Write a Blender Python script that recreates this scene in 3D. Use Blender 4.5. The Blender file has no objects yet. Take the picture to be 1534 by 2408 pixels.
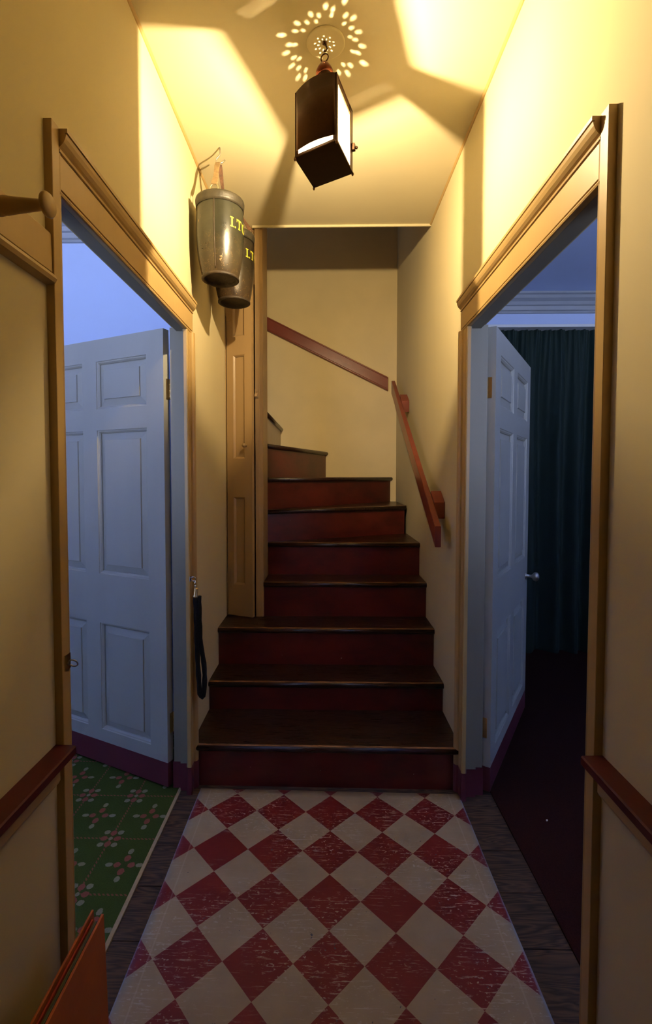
import bpy, bmesh, math, random
from mathutils import Vector, Matrix
random.seed(7)
C = bpy.context.scene
col = C.collection
PI = math.pi

# ------------------------------------------------------------------ camera
cam_d = bpy.data.cameras.new('camera'); cam = bpy.data.objects.new('camera', cam_d); col.objects.link(cam)
F_PX, CX, CY, YAW, PIT, ROL, EYE = 1126.17, 747.07, 1164.39, .0197, .0387, -.0007, 1.4152
cam_d.sensor_fit = 'HORIZONTAL'; cam_d.sensor_width = 36.0
cam_d.lens = F_PX * 36.0 / 1534.0
cam_d.shift_x = (767.0 - CX) / 1534.0
cam_d.shift_y = (CY - 1204.0) / 1534.0
cam_d.clip_start = .02
A_ = Matrix(((math.cos(YAW), math.sin(YAW), 0), (-math.sin(YAW), math.cos(YAW), 0), (0, 0, 1)))
B_ = Matrix(((1, 0, 0), (0, math.cos(PIT), -math.sin(PIT)), (0, math.sin(PIT), math.cos(PIT))))
R_ = Matrix(((math.cos(ROL), 0, -math.sin(ROL)), (0, 1, 0), (math.sin(ROL), 0, math.cos(ROL)))) @ B_ @ A_
M = Matrix((R_[0], R_[2], -R_[1])).transposed().to_4x4(); M.translation = (0, 0, EYE)
cam.matrix_world = M
C.camera = cam

# ------------------------------------------------------------------ world, exposure
W = bpy.data.worlds.new('world'); C.world = W; W.use_nodes = True
bg = W.node_tree.nodes['Background']
bg.inputs[0].default_value = (.62, .70, 1.0, 1); bg.inputs[1].default_value = 54.0
C.view_settings.view_transform = 'Standard'; C.view_settings.look = 'None'
C.view_settings.exposure = 0.0; C.view_settings.gamma = 1.0; C.view_settings.use_curve_mapping = False
LAMP_STRENGTH = 45000.0
LAMP_COLOR = (1.0, .77, .45)

def portal(x, y, z, sx, sz, rot):
    l = bpy.data.lights.new('window_portal', 'AREA'); l.shape = 'RECTANGLE'; l.size = sx; l.size_y = sz
    l.cycles.is_portal = True
    o = bpy.data.objects.new('window_portal', l); o.location = (x, y, z); o.rotation_euler = rot; col.objects.link(o)
portal(-2.0, -1.27, 1.75, 1.2, 1.5, (PI/2, 0, 0))
portal(2.1, -1.27, 1.75, 1.2, 1.5, (PI/2, 0, 0))
portal(-1.52, 3.62, 3.72, .16, .12, (0, -PI/2, 0))

# ------------------------------------------------------------------ material helpers
def new_mat(name):
    m = bpy.data.materials.new(name); m.use_nodes = True
    nt = m.node_tree; return m, nt, nt.nodes['Principled BSDF']
class G:
    def __init__(s, nt): s.nt = nt
    def n(s, t, **k):
        x = s.nt.nodes.new(t)
        for a, b in k.items(): setattr(x, a, b)
        return x
    def link(s, a, b): s.nt.links.new(a, b)
    def val(s, sock, v):
        if hasattr(v, 'is_linked') or isinstance(v, bpy.types.NodeSocket): s.link(v, sock)
        else: sock.default_value = v
    def m(s, op, a, b=0.0, c=None, clamp=False):
        x = s.n('ShaderNodeMath', operation=op); x.use_clamp = clamp
        s.val(x.inputs[0], a); s.val(x.inputs[1], b)
        if c is not None: s.val(x.inputs[2], c)
        return x.outputs[0]
    def pos(s):
        x = s.n('ShaderNodeTexCoord'); return x.outputs['Object']
    def geo(s):
        return s.n('ShaderNodeNewGeometry').outputs['Position']
    def xyz(s, v):
        x = s.n('ShaderNodeSeparateXYZ'); s.link(v, x.inputs[0]); return x.outputs
    def comb(s, a, b, c=0.0):
        x = s.n('ShaderNodeCombineXYZ'); s.val(x.inputs[0], a); s.val(x.inputs[1], b); s.val(x.inputs[2], c); return x.outputs[0]
    def scale(s, v, sc):
        x = s.n('ShaderNodeVectorMath', operation='MULTIPLY'); s.link(v, x.inputs[0]); x.inputs[1].default_value = sc; return x.outputs[0]
    def noise(s, v, sc, det=4, rough=.55, dist=0.0):
        x = s.n('ShaderNodeTexNoise'); s.link(v, x.inputs['Vector']); x.inputs['Scale'].default_value = sc
        x.inputs['Detail'].default_value = det; x.inputs['Roughness'].default_value = rough; x.inputs['Distortion'].default_value = dist
        return x.outputs[0]
    def ramp(s, f, lo, hi):
        x = s.n('ShaderNodeMapRange'); x.clamp = True; s.val(x.inputs[0], f); x.inputs[1].default_value = lo; x.inputs[2].default_value = hi
        return x.outputs[0]
    def mix(s, f, a, b):
        x = s.n('ShaderNodeMix', data_type='RGBA'); s.val(x.inputs[0], f)
        for sock, v in ((x.inputs[6], a), (x.inputs[7], b)):
            if isinstance(v, tuple): sock.default_value = (v[0], v[1], v[2], 1)
            else: s.link(v, sock)
        return x.outputs[2]
    def bump(s, h, strength=.2, dist=.01):
        x = s.n('ShaderNodeBump'); x.inputs['Strength'].default_value = strength; x.inputs['Distance'].default_value = dist
        s.link(h, x.inputs['Height']); return x.outputs[0]

def paint(name, c, rough=.5, var=.12, sc=6.0, bump=.08, bsc=60.0, spec=.5, vec=(1, 1, 1)):
    m, nt, p = new_mat(name); g = G(nt); v = g.scale(g.geo(), vec)
    n1 = g.noise(v, sc, 5)
    g.link(g.mix(g.ramp(n1, .3, .7), tuple(x*(1-var) for x in c), tuple(min(1, x*(1+var*.6)) for x in c)), p.inputs['Base Color'])
    p.inputs['Roughness'].default_value = rough; p.inputs['Specular IOR Level'].default_value = spec
    if bump: g.link(g.bump(g.noise(v, bsc, 3), bump, .004), p.inputs['Normal'])
    return m
def metal(name, c, rough=.35, met=1.0):
    m, nt, p = new_mat(name); g = G(nt)
    n1 = g.noise(g.geo(), 90, 3)
    g.link(g.mix(n1, tuple(x*.7 for x in c), c), p.inputs['Base Color'])
    p.inputs['Roughness'].default_value = rough; p.inputs['Metallic'].default_value = met
    return m

MT = {}
MT['plaster'] = paint('cream_plaster', (.57, .485, .285), .75, .05, 2.2, .25, 14, .2, (1, 1, .35))
MT['ceiling'] = paint('ceiling_paint', (.60, .525, .335), .8, .04, 1.6, .1, 20, .2)
MT['stairwall'] = paint('stairwell_plaster', (.74, .60, .33), .8, .06, 3.0, .25, 14, .2)
MT['trim'] = paint('ochre_trim_paint', (.43, .285, .11), .38, .08, 5, .12, 30, .5, (1, 1, .15))
MT['closet'] = paint('closet_paint', (.33, .21, .09), .42, .1, 5, .12, 30, .5, (1, 1, .15))
MT['door'] = paint('grey_door_paint', (.37, .365, .315), .42, .06, 4, .1, 40, .5, (1, 1, .2))
MT['jamb'] = paint('grey_tan_jamb_paint', (.23, .215, .165), .45, .08, 4, .1, 40, .5, (1, 1, .2))
MT['doorred'] = paint('maroon_kick_paint', (.12, .022, .035), .4, .15, 6, .1, 40)
MT['red'] = paint('dark_red_rail_paint', (.072, .004, .006), .5, .15, 8, .1, 40)
MT['railred'] = paint('handrail_red_paint', (.20, .042, .024), .30, .18, 9, .1, 40)
MT['blue'] = paint('pale_blue_room_plaster', (.50, .60, .84), .85, .04, 2, .1, 20, .2)
MT['bluetrim'] = paint('grey_cornice_paint', (.30, .32, .34), .5, .06, 3, 0)
MT['steel'] = metal('dull_steel', (.55, .53, .50), .35)
MT['chrome'] = metal('bright_chrome', (.85, .85, .85), .12)
MT['brass'] = metal('brass', (.70, .50, .22), .3)
MT['pewter'] = metal('worn_knob_metal', (.62, .58, .50), .3)
MT['iron'] = metal('dark_bronze_lantern_metal', (.075, .035, .016), .38, .85)
MT['ironred'] = metal('copper_brown_cap_metal', (.20, .06, .03), .3, .9)
MT['tin'] = metal('tin_inner_lining', (.8, .74, .6), .4)
MT['black'] = paint('black_rope', (.006, .006, .007), .85, .3, 80, .5, 300, .2)
MT['strap'] = paint('tan_leather_strap', (.24, .155, .07), .6, .3, 60, .4, 200)
MT['strapred'] = paint('brown_leather_strap', (.10, .045, .02), .6, .4, 70, .4, 200)
MT['ring'] = metal('pale_brass_ring', (.62, .56, .36), .4)
MT['yellow'] = paint('yellow_lettering', (.50, .44, .035), .5, .1, 60, .1, 200)
MT['orange'] = paint('orange_painted_wood', (.42, .10, .018), .5, .12, 12, .1, 80)
MT['olive'] = paint('olive_card', (.12, .11, .05), .7, .1, 12, 0)
MT['redcard'] = paint('red_card', (.35, .03, .015), .6, .1, 12, 0)
MT['bluecard'] = paint('dull_green_card', (.07, .10, .08), .6, .1, 12, 0)
MT['riser9'] = paint('tan_riser_paint', (.50, .40, .24), .5, .08, 6, .1, 40)
MT['white'] = paint('white_sash_paint', (.7, .7, .68), .5, .05, 4, 0)
MT['slat'] = paint('blind_slat_paint', (.35, .35, .34), .6, .03, 4, 0)
MT['darkend'] = paint('dark_end_wall_paint', (.05, .03, .018), .5, .1, 4, 0)  # unseen end wall, colour kept dark to cut bounced light in the hall
MT['slab'] = paint('subfloor', (.05, .035, .03), .8, .1, 4, 0)
MT['crumb'] = paint('white_chip', (.75, .75, .72), .7, .05, 90, 0)

def mat_wood(name, c1, c2, grain=(0, 1), rough=.35, worn=None):
    # grain runs along x
    m, nt, p = new_mat(name); g = G(nt); v = g.geo()
    info = g.n('ShaderNodeObjectInfo')
    off = g.m('MULTIPLY', info.outputs['Random'], 13.0)
    X = g.xyz(v); vv = g.comb(g.m('ADD', g.m('MULTIPLY', X[0], 1.0), off), g.m('MULTIPLY', X[1], 9.0), g.m('MULTIPLY', X[2], 9.0))
    n1 = g.noise(vv, 2.2, 3, .5, .6)
    w = g.m('FRACT', g.m('MULTIPLY', n1, 11.0))
    w = g.m('ABSOLUTE', g.m('SUBTRACT', w, .5))
    fine = g.noise(g.scale(v, (3, 90, 90)), 3, 3)
    f = g.m('ADD', g.m('MULTIPLY', w, 1.1), g.m('MULTIPLY', fine, .45))
    c = g.mix(g.ramp(f, .25, .85), c1, c2)
    if worn:
        wn = g.noise(g.scale(v, (2.0, 12, 12)), 4, 5, .7)
        c = g.mix(g.ramp(wn, .38, .6), c, worn)
    g.link(c, p.inputs['Base Color'])
    g.link(g.m('ADD', g.m('MULTIPLY', fine, .3), rough - .1), p.inputs['Roughness'])
    g.link(g.bump(f, .25, .002), p.inputs['Normal'])
    return m
MT['plank'] = mat_wood('dark_floor_board', (.016, .009, .005), (.095, .050, .026), rough=.8)
MT['tread'] = mat_wood('dark_varnished_tread', (.012, .004, .003), (.045, .015, .008), rough=.26)
MT['nosing'] = mat_wood('worn_tread_edge', (.03, .010, .005), (.09, .035, .016), rough=.3, worn=(.30, .15, .07))

def mat_riser():
    m, nt, p = new_mat('red_riser_paint'); g = G(nt); v = g.geo()
    n1 = g.noise(g.scale(v, (1, 1, 2)), 5, 5, .6)
    c = g.mix(g.ramp(n1, .38, .68), (.105, .012, .008), (.050, .005, .004))
    chips = g.noise(v, 42, 2, .5)
    c = g.mix(g.ramp(chips, .775, .79), c, (.55, .5, .42))
    g.link(c, p.inputs['Base Color']); p.inputs['Roughness'].default_value = .3
    g.link(g.bump(g.noise(g.scale(v, (1, 1, 6)), 12, 3), .12, .004), p.inputs['Normal'])
    return m
MT['riser'] = mat_riser()

def mat_floorcloth():
    m, nt, p = new_mat('painted_diamond_floorcloth'); g = G(nt); v = g.geo(); X = g.xyz(v)
    ox, oy, s, th, asp = .0163, 1.9598, .1034, -.0147, 1.0149
    dx = g.m('SUBTRACT', X[0], ox); dy = g.m('SUBTRACT', X[1], oy)
    wob = g.m('MULTIPLY', g.m('SUBTRACT', g.noise(v, 30, 3), .5), .006)
    u = g.m('ADD', g.m('MULTIPLY', dx, math.cos(th)/s), g.m('MULTIPLY', dy, math.sin(th)/s))
    w = g.m('ADD', g.m('MULTIPLY', dx, -math.sin(th)/s/asp), g.m('MULTIPLY', dy, math.cos(th)/s/asp))
    u = g.m('ADD', u, g.m('MULTIPLY', wob, 2.0))
    P = g.m('FLOOR', g.m('MULTIPLY', g.m('ADD', g.m('ADD', u, w), 1.0), .5))
    Q = g.m('FLOOR', g.m('MULTIPLY', g.m('ADD', g.m('SUBTRACT', u, w), 1.0), .5))
    odd = g.m('MODULO', g.m('ABSOLUTE', g.m('ADD', P, Q)), 2.0)          # 0 red, 1 cream
    mott = g.noise(v, 7, 5, .6)
    red = g.mix(g.ramp(mott, .3, .7), (.13, .003, .005), (.18, .008, .008))
    cream = g.mix(g.ramp(mott, .25, .75), (.275, .205, .12), (.36, .28, .17))
    base = g.mix(odd, red, cream)
    # wear: short pale scratches running across the cloth
    sc = g.noise(g.scale(v, (9, 95, 1)), 1.5, 6, .72)
    patch = g.noise(v, 2.6, 2)
    wear = g.m('MULTIPLY', g.ramp(sc, .57, .62), g.ramp(patch, .38, .52))
    speck = g.m('MULTIPLY', g.ramp(g.noise(g.scale(v, (1, 1.6, 1)), 75, 2), .63, .69), g.ramp(patch, .42, .56))
    wear = g.m('MULTIPLY', g.m('MAXIMUM', wear, speck), .8)
    base = g.mix(wear, base, (.42, .36, .27))
    # selvage: thin pale line near both long borders, bluish raw edge
    side = g.m('ABSOLUTE', g.m('SUBTRACT', X[0], .009))
    l1 = g.m('COMPARE', side, .530, .0025)
    base = g.mix(g.m('MULTIPLY', l1, .12), base, (.7, .62, .5))
    edge = g.ramp(g.m('ADD', side, wob), .572, .577)
    base = g.mix(g.m('MULTIPLY', edge, .7), base, (.25, .28, .34))
    dark = g.ramp(g.noise(v, 55, 2), .74, .77)
    base = g.mix(dark, base, (.07, .07, .09))
    g.link(base, p.inputs['Base Color']); p.inputs['Roughness'].default_value = .55
    g.link(g.bump(g.m('ADD', g.noise(g.scale(v, (1, 4, 1)), 9, 4), g.m('MULTIPLY', wear, .5)), .25, .003), p.inputs['Normal'])
    return m
MT['cloth'] = mat_floorcloth()

def mat_carpet():
    m, nt, p = new_mat('green_floral_carpet'); g = G(nt); v = g.geo()
    jit = g.noise(v, 160, 2)
    X = g.xyz(v)
    j = g.m('MULTIPLY', g.m('SUBTRACT', jit, .5), .006)
    cx, cy = .213, .25
    def cell(x, o, c):   # signed offset to nearest lattice line
        t = g.m('DIVIDE', g.m('SUBTRACT', x, o), c)
        return g.m('MULTIPLY', g.m('SUBTRACT', t, g.m('ROUND', t)), c)
    a = g.m('ABSOLUTE', g.m('ADD', cell(X[0], -.842, cx), j)); b = g.m('ABSOLUTE', g.m('ADD', cell(X[1], 2.049, cy), j))
    a2 = g.m('ABSOLUTE', g.m('ADD', cell(X[0], -.842+cx/2, cx), j)); b2 = g.m('ABSOLUTE', g.m('ADD', cell(X[1], 2.049+cy/2, cy), j))
    def disc(u, w, x, y, rx, ry):
        d = g.m('ADD', g.m('POWER', g.m('DIVIDE', g.m('SUBTRACT', u, x), rx), 2.0), g.m('POWER', g.m('DIVIDE', g.m('SUBTRACT', w, y), ry), 2.0))
        return g.m('LESS_THAN', d, 1.0)
    mx = lambda *q: q[0] if len(q) == 1 else g.m('MAXIMUM', q[0], mx(*q[1:]))
    stitch = g.m('GREATER_THAN', g.m('SINE', g.m('MULTIPLY', g.m('ADD', X[0], X[1]), 420.0)), -.2)
    lines = g.m('MULTIPLY', mx(g.m('LESS_THAN', a, .004), g.m('LESS_THAN', b, .004)), stitch)
    petals = mx(disc(a, b, .026, 0, .013, .012), disc(a, b, 0, .028, .012, .014), disc(a2, b2, .026, 0, .013, .012), disc(a2, b2, 0, .03, .012, .015))
    leaves = mx(disc(a, b, .027, .032, .012, .011), disc(a2, b2, .056, 0, .014, .009), disc(a2, b2, 0, .062, .010, .013), disc(a, b, 0, 0, .008, .008))
    n = g.noise(v, 240, 2)
    green = g.mix(n, (.030, .050, .012), (.058, .088, .022))
    pink = g.mix(n, (.18, .045, .035), (.28, .10, .07)); pale = g.mix(n, (.15, .15, .09), (.25, .24, .16))
    c = g.mix(g.m('MULTIPLY', lines, .8), green, pink); c = g.mix(leaves, c, pale); c = g.mix(petals, c, pink)
    g.link(c, p.inputs['Base Color']); p.inputs['Roughness'].default_value = 1; p.inputs['Specular IOR Level'].default_value = .05
    g.link(g.bump(g.noise(v, 500, 2), .6, .003), p.inputs['Normal'])
    return m
MT['carpet'] = mat_carpet()
MT['carpetred'] = paint('maroon_carpet', (.030, .010, .009), .95, .25, 200, .5, 500, .05)
MT['binding'] = paint('beige_carpet_binding', (.35, .27, .15), .8, .1, 60, .3, 300, .2)

def mat_curtain():
    m, nt, p = new_mat('dark_green_curtain'); g = G(nt)
    n = g.noise(g.scale(g.geo(), (40, 40, 3)), 3, 3)
    g.link(g.mix(n, (.001, .009, .006), (.003, .022, .014)), p.inputs['Base Color'])
    p.inputs['Roughness'].default_value = .8; p.inputs['Sheen Weight'].default_value = 0
    return m
MT['curtain'] = mat_curtain()

def mat_leather(nm, ca, cb):
    m, nt, p = new_mat(nm); g = G(nt); v = g.pos(); X = g.xyz(v)
    n1 = g.noise(v, 9, 5, .6)
    c = g.mix(g.ramp(n1, .35, .65), ca, cb)
    low = g.ramp(g.m('ADD', X[2], g.m('MULTIPLY', n1, .12)), .22, .02)       # paint worn to brown near the foot
    c = g.mix(g.m('MULTIPLY', low, .8), c, (.050, .026, .012))
    # scratches and chips
    s1 = g.noise(g.scale(v, (1, 1, .5)), 62, 4, .6)
    pt = g.noise(v, 8, 2)
    chips = g.m('MULTIPLY', g.ramp(s1, .63, .66), g.ramp(pt, .54, .62))
    cr = g.noise(v, 14, 5, .7, 1.2)
    crack = g.m('MULTIPLY', g.m('LESS_THAN', g.m('ABSOLUTE', g.m('SUBTRACT', cr, .5)), .0022), g.ramp(X[2], .22, .06))
    c = g.mix(g.m('MAXIMUM', chips, crack), c, (.26, .16, .06))
    g.link(c, p.inputs['Base Color'])
    g.link(g.m('ADD', g.m('MULTIPLY', n1, .25), .18), p.inputs['Roughness'])
    g.link(g.bump(g.m('ADD', g.noise(v, 25, 4), chips), .3, .003), p.inputs['Normal'])
    return m
MT['leather'] = mat_leather('painted_fire_bucket_leather', (.015, .015, .009), (.030, .029, .017))
MT['leather2'] = mat_leather('brown_fire_bucket_leather', (.009, .007, .004), (.020, .013, .007))
MT['leatherrim'] = paint('scuffed_leather_rim', (.034, .027, .016), .5, .4, 30, .3, 90)
MT['leatherdark'] = paint('worn_brown_leather_edge', (.035, .020, .009), .6, .5, 60, .4, 120)

def mat_glass(name, dust):
    m, nt, p = new_mat(name); g = G(nt); out = nt.nodes['Material Output']; nt.nodes.remove(p)
    tr = g.n('ShaderNodeBsdfTransparent'); tr.inputs[0].default_value = (.97, .97, .95, 1)
    gl = g.n('ShaderNodeBsdfGlossy'); gl.inputs['Roughness'].default_value = .03
    tl = g.n('ShaderNodeBsdfTranslucent'); tl.inputs[0].default_value = (.9, .88, .8, 1)
    m1 = g.n('ShaderNodeMixShader'); m1.inputs[0].default_value = dust; g.link(tr.outputs[0], m1.inputs[1]); g.link(tl.outputs[0], m1.inputs[2])
    m2 = g.n('ShaderNodeMixShader'); m2.inputs[0].default_value = .06; g.link(m1.outputs[0], m2.inputs[1]); g.link(gl.outputs[0], m2.inputs[2])
    g.link(m2.outputs[0], out.inputs[0]); return m
MT['pane'] = mat_glass('dusty_lantern_glass', .05)
MT['winglass'] = mat_glass('window_glass', .0)
def mat_bulb():
    m, nt, p = new_mat('glowing_bulb'); p.inputs['Base Color'].default_value = (1, .8, .5, 1)
    p.inputs['Emission Color'].default_value = (*LAMP_COLOR, 1); p.inputs['Emission Strength'].default_value = LAMP_STRENGTH
    return m
MT['bulb'] = mat_bulb()

# ------------------------------------------------------------------ geometry helpers
def nb(): return bmesh.new()
def box(bm, x0, x1, y0, y1, z0, z1, mi=0):
    x0, x1 = sorted((x0, x1)); y0, y1 = sorted((y0, y1)); z0, z1 = sorted((z0, z1))
    v = [bm.verts.new(p) for p in ((x0,y0,z0),(x1,y0,z0),(x1,y1,z0),(x0,y1,z0),(x0,y0,z1),(x1,y0,z1),(x1,y1,z1),(x0,y1,z1))]
    for f in ((0,3,2,1),(4,5,6,7),(0,1,5,4),(1,2,6,5),(2,3,7,6),(3,0,4,7)):
        bm.faces.new([v[i] for i in f]).material_index = mi
    return v
def obox(bm, O, ax, ay, az, a, b, c, mi=0):
    """box in an oriented frame: O + s*ax + t*ay + u*az"""
    O, ax, ay, az = map(Vector, (O, ax, ay, az)); v = []
    for u in c:
        for s, t in ((a[0], b[0]), (a[1], b[0]), (a[1], b[1]), (a[0], b[1])):
            v.append(bm.verts.new(O + ax*s + ay*t + az*u))
    for f in ((0,3,2,1),(4,5,6,7),(0,1,5,4),(1,2,6,5),(2,3,7,6),(3,0,4,7)):
        bm.faces.new([v[i] for i in f]).material_index = mi
def prism(bm, pts, z0, z1, mi=0):
    lo = [bm.verts.new((x, y, z0)) for x, y in pts]; hi = [bm.verts.new((x, y, z1)) for x, y in pts]
    n = len(pts)
    bm.faces.new(lo[::-1]).material_index = mi; bm.faces.new(hi).material_index = mi
    for i in range(n): bm.faces.new([lo[i], lo[(i+1) % n], hi[(i+1) % n], hi[i]]).material_index = mi
def sweep(bm, prof, p0, p1, U, V, mi=0, closed=True):
    """extrude a closed 2D profile (u,v) from p0 to p1"""
    p0, p1, U, V = map(Vector, (p0, p1, U, V))
    a = [bm.verts.new(p0 + U*u + V*v) for u, v in prof]; b = [bm.verts.new(p1 + U*u + V*v) for u, v in prof]
    n = len(prof)
    for i in range(n): bm.faces.new([a[i], a[(i+1) % n], b[(i+1) % n], b[i]]).material_index = mi
    bm.faces.new(a[::-1]).material_index = mi; bm.faces.new(b).material_index = mi
def tube(bm, pts, r, seg=10, mi=0, cap=True):
    pts = [Vector(p) for p in pts]; rs = r if isinstance(r, (list, tuple)) else [r]*len(pts)
    rings = []; up = None
    for i, p in enumerate(pts):
        t = (pts[min(i+1, len(pts)-1)] - pts[max(i-1, 0)]).normalized()
        if up is None: up = t.orthogonal().normalized()
        up = (up - t*up.dot(t)).normalized(); s = t.cross(up)
        rings.append([bm.verts.new(p + (up*math.cos(2*PI*k/seg) + s*math.sin(2*PI*k/seg))*rs[i]) for k in range(seg)])
    for a, b in zip(rings, rings[1:]):
        for k in range(seg):
            f = bm.faces.new([a[k], a[(k+1) % seg], b[(k+1) % seg], b[k]]); f.smooth = True; f.material_index = mi
    if cap:
        bm.faces.new(rings[0][::-1]).material_index = mi; bm.faces.new(rings[-1]).material_index = mi
def lathe(bm, prof, O=(0, 0, 0), ax=(0, 0, 1), seg=32, mi=0, cap=False):
    O = Vector(O); ax = Vector(ax).normalized(); u = ax.orthogonal().normalized(); w = ax.cross(u)
    rings = [[bm.verts.new(O + ax*h + (u*math.cos(2*PI*k/seg) + w*math.sin(2*PI*k/seg))*max(r, 1e-4)) for k in range(seg)] for r, h in prof]
    for a, b in zip(rings, rings[1:]):
        for k in range(seg):
            f = bm.faces.new([a[k], a[(k+1) % seg], b[(k+1) % seg], b[k]]); f.smooth = True; f.material_index = mi
    if cap:
        bm.faces.new(rings[0][::-1]); bm.faces.new(rings[-1])
def torus(bm, O, ax, R, r, seg=24, s2=8, mi=0):
    O = Vector(O); ax = Vector(ax).normalized(); u = ax.orthogonal().normalized(); w = ax.cross(u)
    g = [[bm.verts.new(O + (u*math.cos(a) + w*math.sin(a))*(R + r*math.cos(b)) + ax*r*math.sin(b)) for b in [2*PI*j/s2 for j in range(s2)]] for a in [2*PI*i/seg for i in range(seg)]]
    for i in range(seg):
        for j in range(s2):
            f = bm.faces.new([g[i][j], g[(i+1) % seg][j], g[(i+1) % seg][(j+1) % s2], g[i][(j+1) % s2]]); f.smooth = True; f.material_index = mi
def obj(name, bm, mats, parent=None, bevel=0.0, local=False, segs=2):
    bmesh.ops.recalc_face_normals(bm, faces=bm.faces)
    if parent is not None and not local:
        inv = parent_world(parent).inverted(); bmesh.ops.transform(bm, matrix=inv, verts=bm.verts)
    me = bpy.data.meshes.new(name); bm.to_mesh(me); bm.free()
    for mm in (mats if isinstance(mats, (list, tuple)) else [mats]): me.materials.append(MT[mm])
    o = bpy.data.objects.new(name, me); col.objects.link(o)
    if parent is not None: o.parent = parent
    if bevel:
        b = o.modifiers.new('bevel', 'BEVEL'); b.width = bevel; b.segments = segs; b.limit_method = 'ANGLE'; b.angle_limit = .7
    return o
def parent_world(o):
    m = o.matrix_basis.copy(); p = o.parent
    while p is not None: m = p.matrix_basis @ m; p = p.parent
    return m
def tag(o, label, cat, group=None, kind=None):
    o['label'] = label; o['category'] = cat
    if group: o['group'] = group
    if kind: o['kind'] = kind
    return o
def thing(name, label, cat, loc, group=None, kind=None):
    o = bpy.data.objects.new(name, None); col.objects.link(o); o.location = loc; o.empty_display_size = .05
    return tag(o, label, cat, group, kind)
def struct(name, bm, mats, label, cat, bevel=0.0):
    return tag(obj(name, bm, mats, None, bevel), label, cat, None, 'structure')

# ------------------------------------------------------------------ key dimensions (metres)
XL, XR = -.616, .604          # hall wall faces
WT = .690                     # room side of the thin partition walls
CZ = 2.884                    # hall ceiling
YE = 2.866                    # edge of the hall ceiling at the stair opening
YB = 4.21                     # back wall of the stair
HD, HO = 2.046, 2.188         # door head, outer top of casing
YLN, YLF = 1.095, 2.062       # left doorway
YRN, YRF = 1.079, 2.045       # right doorway
Y0 = -1.2
CAPZ = 4.7
RZ = 2.86
PX, PY = -.385, 3.10          # newel corner the winders turn about

# ------------------------------------------------------------------ structure
bm = nb(); box(bm, -3.5, 3.9, Y0-.1, 4.4, -.06, -.026)
floor = struct('floor', bm, 'slab', 'floor of dark wide boards between checkered cloth and doorways', 'floor')
ys = [Y0, -.95, -.72, -.50, -.27, -.03, .18, .41, .60, .80, .99, 1.19, 1.395, 1.59, 1.774, 2.017, 2.24]
for a, b in zip(ys, ys[1:]):
    bm = nb(); box(bm, -.655, .735, a+.0016, b-.0016, -.0255, 0)
    obj('plank', bm, 'plank', floor, .0015)

def wall_with_door(name, xa, xb, yn, yf, yend, label, top, yfar=None):
    bm = nb()
    box(bm, xa, xb, Y0, yn-.012, -.026, CZ)
    box(bm, xa, xb, yn-.012, yf+.075, HD+.03, CZ)
    box(bm, xa, xb, yf+.075, yend, -.026, top)
    return struct(name, bm, 'plaster', label, 'wall')
wall_with_door('wall_left', XL, -WT, YLN, YLF, 2.93, 'cream plaster wall on the left with peg rail and open doorway', CZ)
bm = nb()
box(bm, XR, WT, Y0, YRN-.012, -.026, CZ+.06)
box(bm, XR, WT, YRN-.012, YRF+.085, HD+.03, CZ+.06)
box(bm, XR, WT, YRF+.085, YE, -.026, CZ+.06)
box(bm, XR, WT, YE, YB+.1, -.026, CAPZ)
struct('wall_right', bm, 'plaster', 'cream plaster wall on the right running up beside the stairs', 'wall')
bm = nb(); box(bm, -1.5, WT, YB, YB+.1, -.026, CAPZ)
struct('wall_back', bm, 'stairwall', 'yellowish plaster wall behind the turning stairs', 'wall')
bm = nb(); box(bm, -WT, WT, Y0-.1, Y0, -.026, CZ+.06)
struct('wall_front', bm, 'darkend', 'unseen hall end wall behind the viewer, darkened to cut bounced light', 'wall')
bm = nb()
box(bm, -WT, WT, Y0, YE, CZ, CZ+.06)
box(bm, -WT, -.44, YE, 2.98, CZ, CZ+.06)
ceil = struct('ceiling', bm, 'ceiling', 'cream hall ceiling that stops short of the stair opening', 'ceiling')
bm = nb(); sweep(bm, [(0, 0), (.012, 0), (.014, -.006), (.008, -.012), (0, -.012)], (-.44, YE-.012, CZ), (XR, YE-.012, CZ), (0, 1, 0), (0, 0, 1))
obj('edge_bead', bm, 'ceiling', ceil)
# thin picture bead along both wall tops
for nm, x, s, lab in (('trim_1', XL, 1, 'thin bead along the top of the left wall'), ('trim_2', XR, -1, 'thin bead along the top of the right wall')):
    bm = nb(); sweep(bm, [(0, 0), (.009*s, 0), (.009*s, -.003), (.004*s, -.009), (0, -.010)], (x, Y0, CZ), (x, YE-.002, CZ), (1, 0, 0), (0, 0, 1))
    struct(nm, bm, 'trim', lab, 'trim')
# stairwell shell above the hall ceiling and round the hidden upper flight
bm = nb()
box(bm, -1.5, WT, YE-.02, YE+.0, CZ+.061, CAPZ)
box(bm, -1.5, -.44, YE, 3.10, CZ+.061, CAPZ)
struct('wall_stair_front', bm, 'stairwall', 'upstairs wall above the hall ceiling edge', 'wall')
bm = nb()
box(bm, -1.5, -1.4, 3.1, YB, -.026, 3.65); box(bm, -1.5, -1.4, 3.1, YB, 3.79, CAPZ)
box(bm, -1.5, -1.4, 3.1, 3.57, 3.65, 3.79); box(bm, -1.5, -1.4, 3.67, YB, 3.65, 3.79)  # small unseen opening, added and sized to let dim daylight into the stairwell
struct('wall_stair_left', bm, 'stairwall', 'far left stairwell wall with a small unseen opening added for dim daylight', 'wall')
bm = nb(); box(bm, -1.5, WT, YE-.02, YB+.1, CAPZ, CAPZ+.05)
struct('ceiling_stair', bm, 'ceiling', 'ceiling high above the stairs', 'ceiling')
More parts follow.
